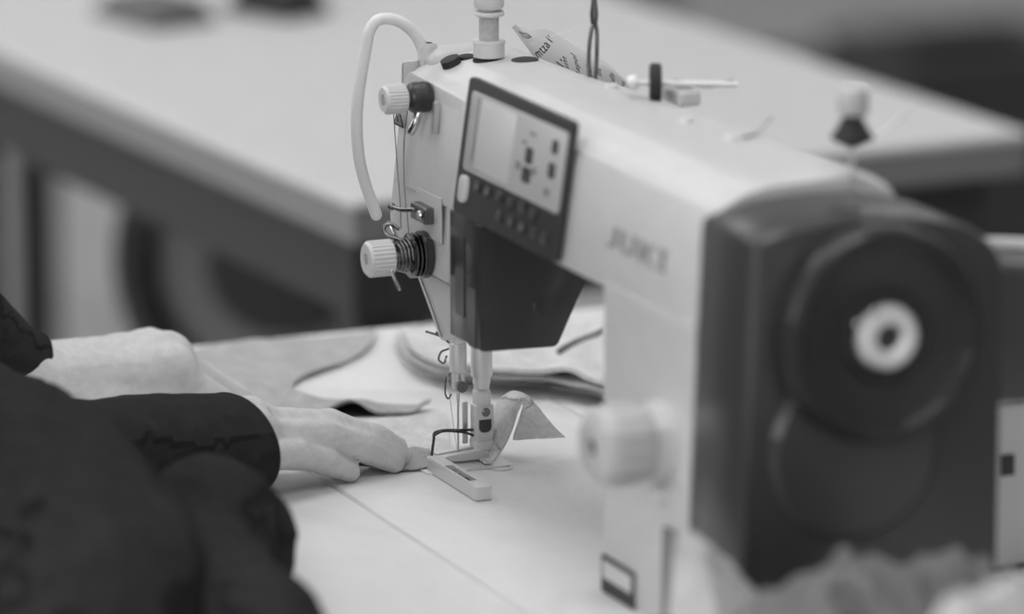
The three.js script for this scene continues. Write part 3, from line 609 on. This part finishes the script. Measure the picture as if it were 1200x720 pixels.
// ---------------------------------------------------------------- the person
const person = thing('person', 'person in a dark jacket guiding cloth with both hands at the machine', 'person');
function hand(W, F, side, o) {   // side: direction of the little finger, +1 = to the right of F
  F = F.clone().normalize();
  const L = V(0, 0, 0).crossVectors(F, V(0, 1, 0)).normalize().multiplyScalar(side), U = V(0, 0, 0).crossVectors(L, F).multiplyScalar(side).normalize();
  const at = (f, l, u) => W.clone().addScaledVector(F, f).addScaledVector(L, l).addScaledVector(U, u);
  const bones = [], nails = [];
  const mcp = [[.086, -.027, .010], [.089, -.008, .014], [.084, .011, .012], [.074, .028, .006]];
  const len = [[.042, .025, .021], [.046, .028, .022], [.043, .026, .021], [.033, .020, .019]], rad = [[.0098, .0088, .008, .0066], [.0100, .009, .0082, .0068], [.0096, .0086, .0078, .0064], [.0086, .0076, .007, .0058]];
  const palm = [];
  mcp.forEach((m, i) => { palm.push([at(.004, m[1] * .55, .002), at(...m), .0165, i === 3 ? .0115 : .0128]); palm.push([at(.02, m[1] * .6, -.008), at(m[0] - .01, m[1], m[2] - .012), .012, .010]); });
  const fingers = mcp.map((m, i) => {
    let p = at(...m), a = 0; const chain = [];
    const [a1, a2, a3, spread] = o.fingers[i];
    [a1, a2, a3].forEach((da, k) => {
      a += da; const r = THREE.MathUtils.degToRad(a), d = F.clone().multiplyScalar(Math.cos(r)).addScaledVector(U, -Math.sin(r)).addScaledVector(L, spread * Math.cos(r));
      const q = p.clone().addScaledVector(d.normalize(), len[i][k]); chain.push([p, q, rad[i][k], rad[i][k + 1]]); p = q;
    });
    return chain;
  });
  const th = o.thumb.map((q) => at(...q));
  const thumb = [[th[0], th[1], .0155, .0125], [th[1], th[2], .0115, .0102], [th[2], th[3], .0102, .0078]];
  const arm = [[at(-.09, 0, .002), at(0, 0, 0), .0235, .0215], [at(-.03, -.010, 0), at(.006, -.012, 0), .020, .018], [at(-.03, .012, 0), at(.006, .012, 0), .019, .017]];
  const f = (p) => {
    let d = 1;
    for (const b of palm) d = smin(d, cap(p, ...b), .014);
    for (const b of arm) d = smin(d, cap(p, ...b), .016);
    for (const c of fingers) { let e = 1; c.forEach((b) => e = smin(e, cap(p, ...b), .003)); d = smin(d, e, .0035); }
    let e = 1; thumb.forEach((b) => e = smin(e, cap(p, ...b), .004)); d = smin(d, e, .010);
    for (const m of mcp) d = smin(d, cap(p, at(m[0] - .002, m[1], m[2] + .004), at(m[0] + .002, m[1], m[2] + .003), .0085, .0085), .008);
    if (o.tendon) for (const m of mcp) d = smin(d, cap(p, at(.03, m[1] * .6, .0125), at(m[0], m[1], m[2] + .0085), .0018, .0024), .009);
    return d + .0001 * noise3(p.x * 420, p.y * 420, p.z * 420) + .0003 * noise3(p.x * 120, p.y * 120, p.z * 120);
  };
  return { f, centre: at(.055, 0, -.015), tips: fingers.map((c) => c[2]), at, F, U, L };
}
const rightHand = hand(V(.014, .0215, .209), V(-.03, -.02, -1), 1, {
  fingers: [[5, 14, 10, .14], [6, 14, 8, .01], [6, 14, 8, -.14], [6, 13, 8, -.30]],
  thumb: [[.022, -.022, -.006], [.052, -.040, -.008], [.084, -.044, -.010], [.108, -.038, -.012]], tendon: true });
const leftHand = hand(V(-.158, .024, .200), V(.05, -.03, -1), -1, {
  fingers: [[34, 22, 10, -.08], [34, 20, 8, -.02], [34, 22, 10, .02], [34, 24, 12, .08]],
  thumb: [[.022, -.022, -.006], [.050, -.036, -.010], [.078, -.040, -.012], [.102, -.036, -.013]], tendon: true });
{
  const neck = (p) => { let d = cap(p, V(0, .46, .56), V(0, .56, .535), .062, .055); const h = V(0, .64, .515);
    d = smin(d, ell(p, V(h.x, h.y + .03, h.z + .012), .077, .092, .096), .02);
    d = smin(d, cap(p, V(-.012, .575, .455), V(.012, .575, .455), .030, .030), .05);
    d = smin(d, cap(p, V(0, .655, .424), V(0, .615, .400), .008, .013), .012);
    for (const s of [-1, 1]) { d = smin(d, ell(p, V(s * .078, .635, .52), .012, .030, .018), .006); d = smin(d, ell(p, V(s * .032, .655, .432), .014, .009, .012), .008); d = smin(d, cap(p, V(s * .02, .672, .424), V(s * .045, .672, .434), .006, .005), .006); }
    d = smin(d, cap(p, V(-.018, .583, .418), V(.018, .583, .418), .007, .007), .006);
    return d; };
  const body = obj('body', [march(rightHand.f, rightHand.centre, .125, 104), march(leftHand.f, leftHand.centre, .125, 104), march(neck, V(0, .6, .52), .16, 64)], M.skin, person);
  obj('hair', march((p) => Math.max(ell(p, V(0, .685, .54), .090, .098, .106), -(ell(p, V(0, .61, .40), .085, .085, .085))), V(0, .68, .54), .14, 56), M.hair, person);
  for (const s of [-1, 1]) obj('eye', new THREE.SphereGeometry(.008, 16, 12).translate(s * .032, .651, .4265), M.ink, person);
}
function sleeve(path, wrinkle = .003) {
  const cs = resample(path.map((p) => V(p[0], p[1], p[2])), 90), rs = resample(path.map((p, i) => V(p[3], p[4] ?? 1, 0)), 90), rings = [], N = 56, along = [0];
  for (let i = 1; i <= 90; i++) along.push(along[i - 1] + cs[i].distanceTo(cs[i - 1]));
  const frame = (i) => { const t = cs[Math.min(i + 1, 90)].clone().sub(cs[Math.max(i - 1, 0)]).normalize(), s = V(0, 0, 0).crossVectors(t, V(0, 1, 0)).normalize(); return [s, V(0, 0, 0).crossVectors(s, t)]; };
  const ring = (i, k, fw = 0) => { const [s, u] = frame(i), out = []; for (let j = 0; j < N; j++) { const a = j / N * Math.PI * 2, wr = fw ? 0 : wrinkle * Math.min(1, along[i] / .05) * (noise3(along[i] * 28 + path[0][0] * 40, Math.cos(a) * 1.6, Math.sin(a) * 1.6) + .6 * noise3(along[i] * 60, Math.cos(a) * 2.6, Math.sin(a) * 2.6 + 5)), r = (rs[i].x + wr) * k;
    const p = cs[i].clone().addScaledVector(s, Math.cos(a) * r).addScaledVector(u, Math.sin(a) * r * rs[i].y); out.push(p); } return out; };
  for (const i of [10, 6, 3, 1]) rings.push(ring(i, .90, 1));
  rings.push(ring(0, .91, 1), ring(0, .955, 1), ring(0, 1, 1), ring(1, 1.02, 1));
  for (let i = 2; i <= 90; i++) rings.push(ring(i, 1));
  return loft(rings, true, 1.2);
}
{
  const torso = (p) => {
    let d = cap(p, V(-.11, .36, .56), V(.11, .36, .56), .095, .095);
    d = smin(d, cap(p, V(-.06, .12, .54), V(.06, .12, .54), .125, .125), .12);
    d = smin(d, cap(p, V(-.08, -.16, .57), V(.08, -.16, .57), .13, .13), .12);
    d = smin(d, cap(p, V(0, .44, .56), V(0, .47, .555), .075, .072), .04);
    return d + .004 * noise3(p.x * 12, p.y * 16, p.z * 12);
  };
  const jacket = obj('jacket', march(torso, V(0, .1, .56), .42, 84), M.jacket, person, 'dark jacket');
  obj('sleeve', sleeve([[.012, .0265, .1285, .0425, .60], [.016, .0275, .15, .0450, .60], [.028, .0300, .195, .049, .60], [.05, .034, .26, .053, .65], [.13, .07, .40, .060, .9], [.19, .18, .47, .066], [.185, .33, .535, .078], [.13, .37, .555, .07]], .0022), M.jacket, jacket);
  obj('sleeve', sleeve([[-.156, .0275, .1845, .0265, 1], [-.1565, .032, .200, .031], [-.159, .043, .222, .040], [-.168, .078, .27, .05], [-.21, .15, .39, .066], [-.215, .25, .48, .07], [-.185, .34, .54, .078], [-.13, .37, .555, .07]], .002), M.jacket, jacket);
  obj('jacket_hem', sleeve([...[[256, 585], [247, 625], [240, 665], [258, 706], [310, 750], [380, 800]].map(([px, py], i) => i ? [...on('y', .031, px, py).toArray(), .030] : [...on('y', .022, px, py - 4).toArray(), .020]), [.40, -.03, .33, .05], [.30, -.08, .46, .07], [.2, -.12, .54, .08]], .002), M.jacket, jacket);
  obj('jacket_front', sleeve([[-.06, .02, .32, .05], [.04, .034, .305, .062], [.14, .040, .300, .064], [.24, .036, .300, .062], [.33, .02, .31, .055], [.36, -.05, .40, .06], [.25, -.1, .5, .08]], .003), M.jacket, jacket);
  const legs = (p) => { let d = 1; for (const s of [-1, 1]) { let e = cap(p, V(s * .09, -.26, .52), V(s * .12, -.26, .13), .085, .066); e = smin(e, cap(p, V(s * .12, -.26, .13), V(s * .12, -.66, .16), .062, .046), .03); d = smin(d, e, .03); } return d; };
  obj('trousers', march(legs, V(0, -.45, .34), .36, 72), M.trousers, person);
  for (const s of [-1, 1]) { const sh = obj('shoe', march((p) => Math.max(smin(cap(p, V(s * .12, -.712, .17), V(s * .13, -.722, .02), .036, .032), cap(p, V(s * .12, -.70, .17), V(s * .12, -.65, .165), .038, .044), .03), FLOOR + .008 - p.y), V(s * .125, -.69, .1), .14, 44), M.rubber, person); obj('sole', box(s * .125 - .034, s * .125 + .034, FLOOR, FLOOR + .01, -.005, .205, .004), M.blackMatt, sh); }
  const st = thing('work_stool', 'round black work stool under the person at the table', 'stool', V(0, FLOOR, .53));
  obj('seat', lathe([[0, .36], [.17, .36], [.185, .37], [.185, .395], [.17, .405], [0, .405]], V(0, 0, 0)), M.rubber, st);
  obj('column', cyl(V(0, .04, 0), V(0, .36, 0), .024), M.greyMetal, st);
  for (let i = 0; i < 5; i++) { const a = i / 5 * Math.PI * 2 + .3; obj('leg', [cyl(V(0, .055, 0), V(Math.cos(a) * .25, .045, Math.sin(a) * .25), .016, .012), new THREE.SphereGeometry(.022, 14, 10).translate(Math.cos(a) * .25, .022, Math.sin(a) * .25)], M.darkMetal, st); }
}

// ---------------------------------------------------------------- workbench and things behind
{
  const t = thing('workbench', 'long white workbench with grey edge standing behind the sewing table', 'workbench', V(-.648, FLOOR, -.193));
  t.rotation.y = THREE.MathUtils.degToRad(3.9);
  const H = -FLOOR;
  obj('bench_top', box(-2.6, 0, H - .006, H, -.515, 0, .002), M.bench, t);
  obj('edge_band', box(-2.599, -.001, H - .03, H - .0062, -.514, -.001, .002), M.edge, t, 'grey edge of the worktop');
  obj('apron', [box(-2.58, -.03, H - .085, H - .031, -.034, -.014, .002), box(-2.58, -.03, H - .085, H - .031, -.50, -.48, .002), box(-.05, -.03, H - .085, H - .031, -.48, -.034, .002)], M.darkMetal, t);
  for (const x of [-.06, -.78, -1.72, -2.5]) for (const z of [-.04, -.47]) obj('leg', box(x - .018, x + .018, 0, H - .0852, z - .018, z + .018, .003), M.darkMetal, t);
  obj('shelf', box(-2.5, -.78, .12, .14, -.46, -.05, .003), M.greyMetal, t);
}
{
  const c = on('x', -1.32, 330, 302), t = thing('clutch_motor', 'dark round motor with belt guard hanging under the white workbench', 'motor', V(c.x, c.y, c.z));
  const d = V(Math.cos(YAW), .1, Math.sin(YAW)).normalize();
  obj('end_cap', lathe([[0, .0], [.055, .0], [.058, .008], [.058, .03], [.053, .05], [0, .052]], V(0, 0, 0), d), M.darkMetal, t);
  obj('housing', lathe([[0, -.14], [.09, -.14], [.104, -.12], [.104, -.02], [.096, .0], [0, .0]], V(0, 0, 0), d), M.greyMetal, t);
  obj('belt_guard', lathe([[.105, -.035], [.128, -.035], [.130, -.025], [.130, .015], [.126, .02], [.108, .02], [.105, .01], [.105, -.035]], V(0, 0, 0), d), M.darkMetal, t);
  obj('hanger', box(-.06, .02, .09, -c.y - .032, -.02, .02, .003), M.darkMetal, t);
}
{
  const place = (px, py) => on('y', .0005, px, py);
  const fold = (name, label, p, w, h, d, m, r) => { const t = thing(name, label, 'cloth', p); t.rotation.y = r; for (let k = 0; k < 3; k++) obj('fold', box(-w / 2 + .004 * k, w / 2 - .003 * k, h / 3 * k, h / 3 * (k + 1) - .0006, -d / 2 + .003 * k, d / 2 - .005 * k, h / 7), m, t); };
  fold('folded_cloth', 'dark folded cloth lying on the white workbench', place(325, 14), .07, .022, .05, M.darkClothAndShade, .4);
  fold('folded_cloth', 'mid grey folded cloth lying on the white workbench', place(180, 22), .09, .018, .06, M.greyCloth, .2);
}
function crate(name, label, x, px0, px1, py, depth, m) {
  const a = on('x', x, px0, py), b = on('x', x, px1, py), w = a.z - b.z, h = a.y - FLOOR, t = thing(name, label, 'crate', V(x, FLOOR, (a.z + b.z) / 2));
  obj('base', box(-depth, 0, .0, .02, -w / 2, w / 2, .003), m, t);
  for (const [x0, x1, z0, z1] of [[-.02, 0, -w / 2, w / 2], [-depth, -depth + .02, -w / 2, w / 2], [-depth + .02, -.02, -w / 2, -w / 2 + .02], [-depth + .02, -.02, w / 2 - .02, w / 2]]) obj('side_panel', box(x0, x1, .0202, h - .025, z0, z1, .003), m, t);
  obj('rim', [box(-.028, .006, h - .025, h, -w / 2 - .006, w / 2 + .006, .004), box(-depth - .006, -depth + .028, h - .025, h, -w / 2 - .006, w / 2 + .006, .004), box(-depth + .028, -.028, h - .025, h, -w / 2 - .006, -w / 2 + .028, .004), box(-depth + .028, -.028, h - .025, h, w / 2 - .028, w / 2 + .006, .004)], m, t);
}
crate('storage_crate', 'small dark crate on the floor beyond the workbench', -3.3, 895, 1000, 88, .14, M.darkMetal);
crate('storage_crate', 'large dark crate on the floor at the end of the workbench', -2.6, 1066, 1290, 72, .2, M.darkMetal);
crate('storage_crate', 'low dark crate on the floor behind the workbench leg', -3.6, 722, 790, 4, .12, M.darkMetal);
crate('storage_crate', 'dark grey crate on the floor under the workbench', -2.4, 395, 560, 262, .4, M.greyMetal);

renderer.render(scene, camera);
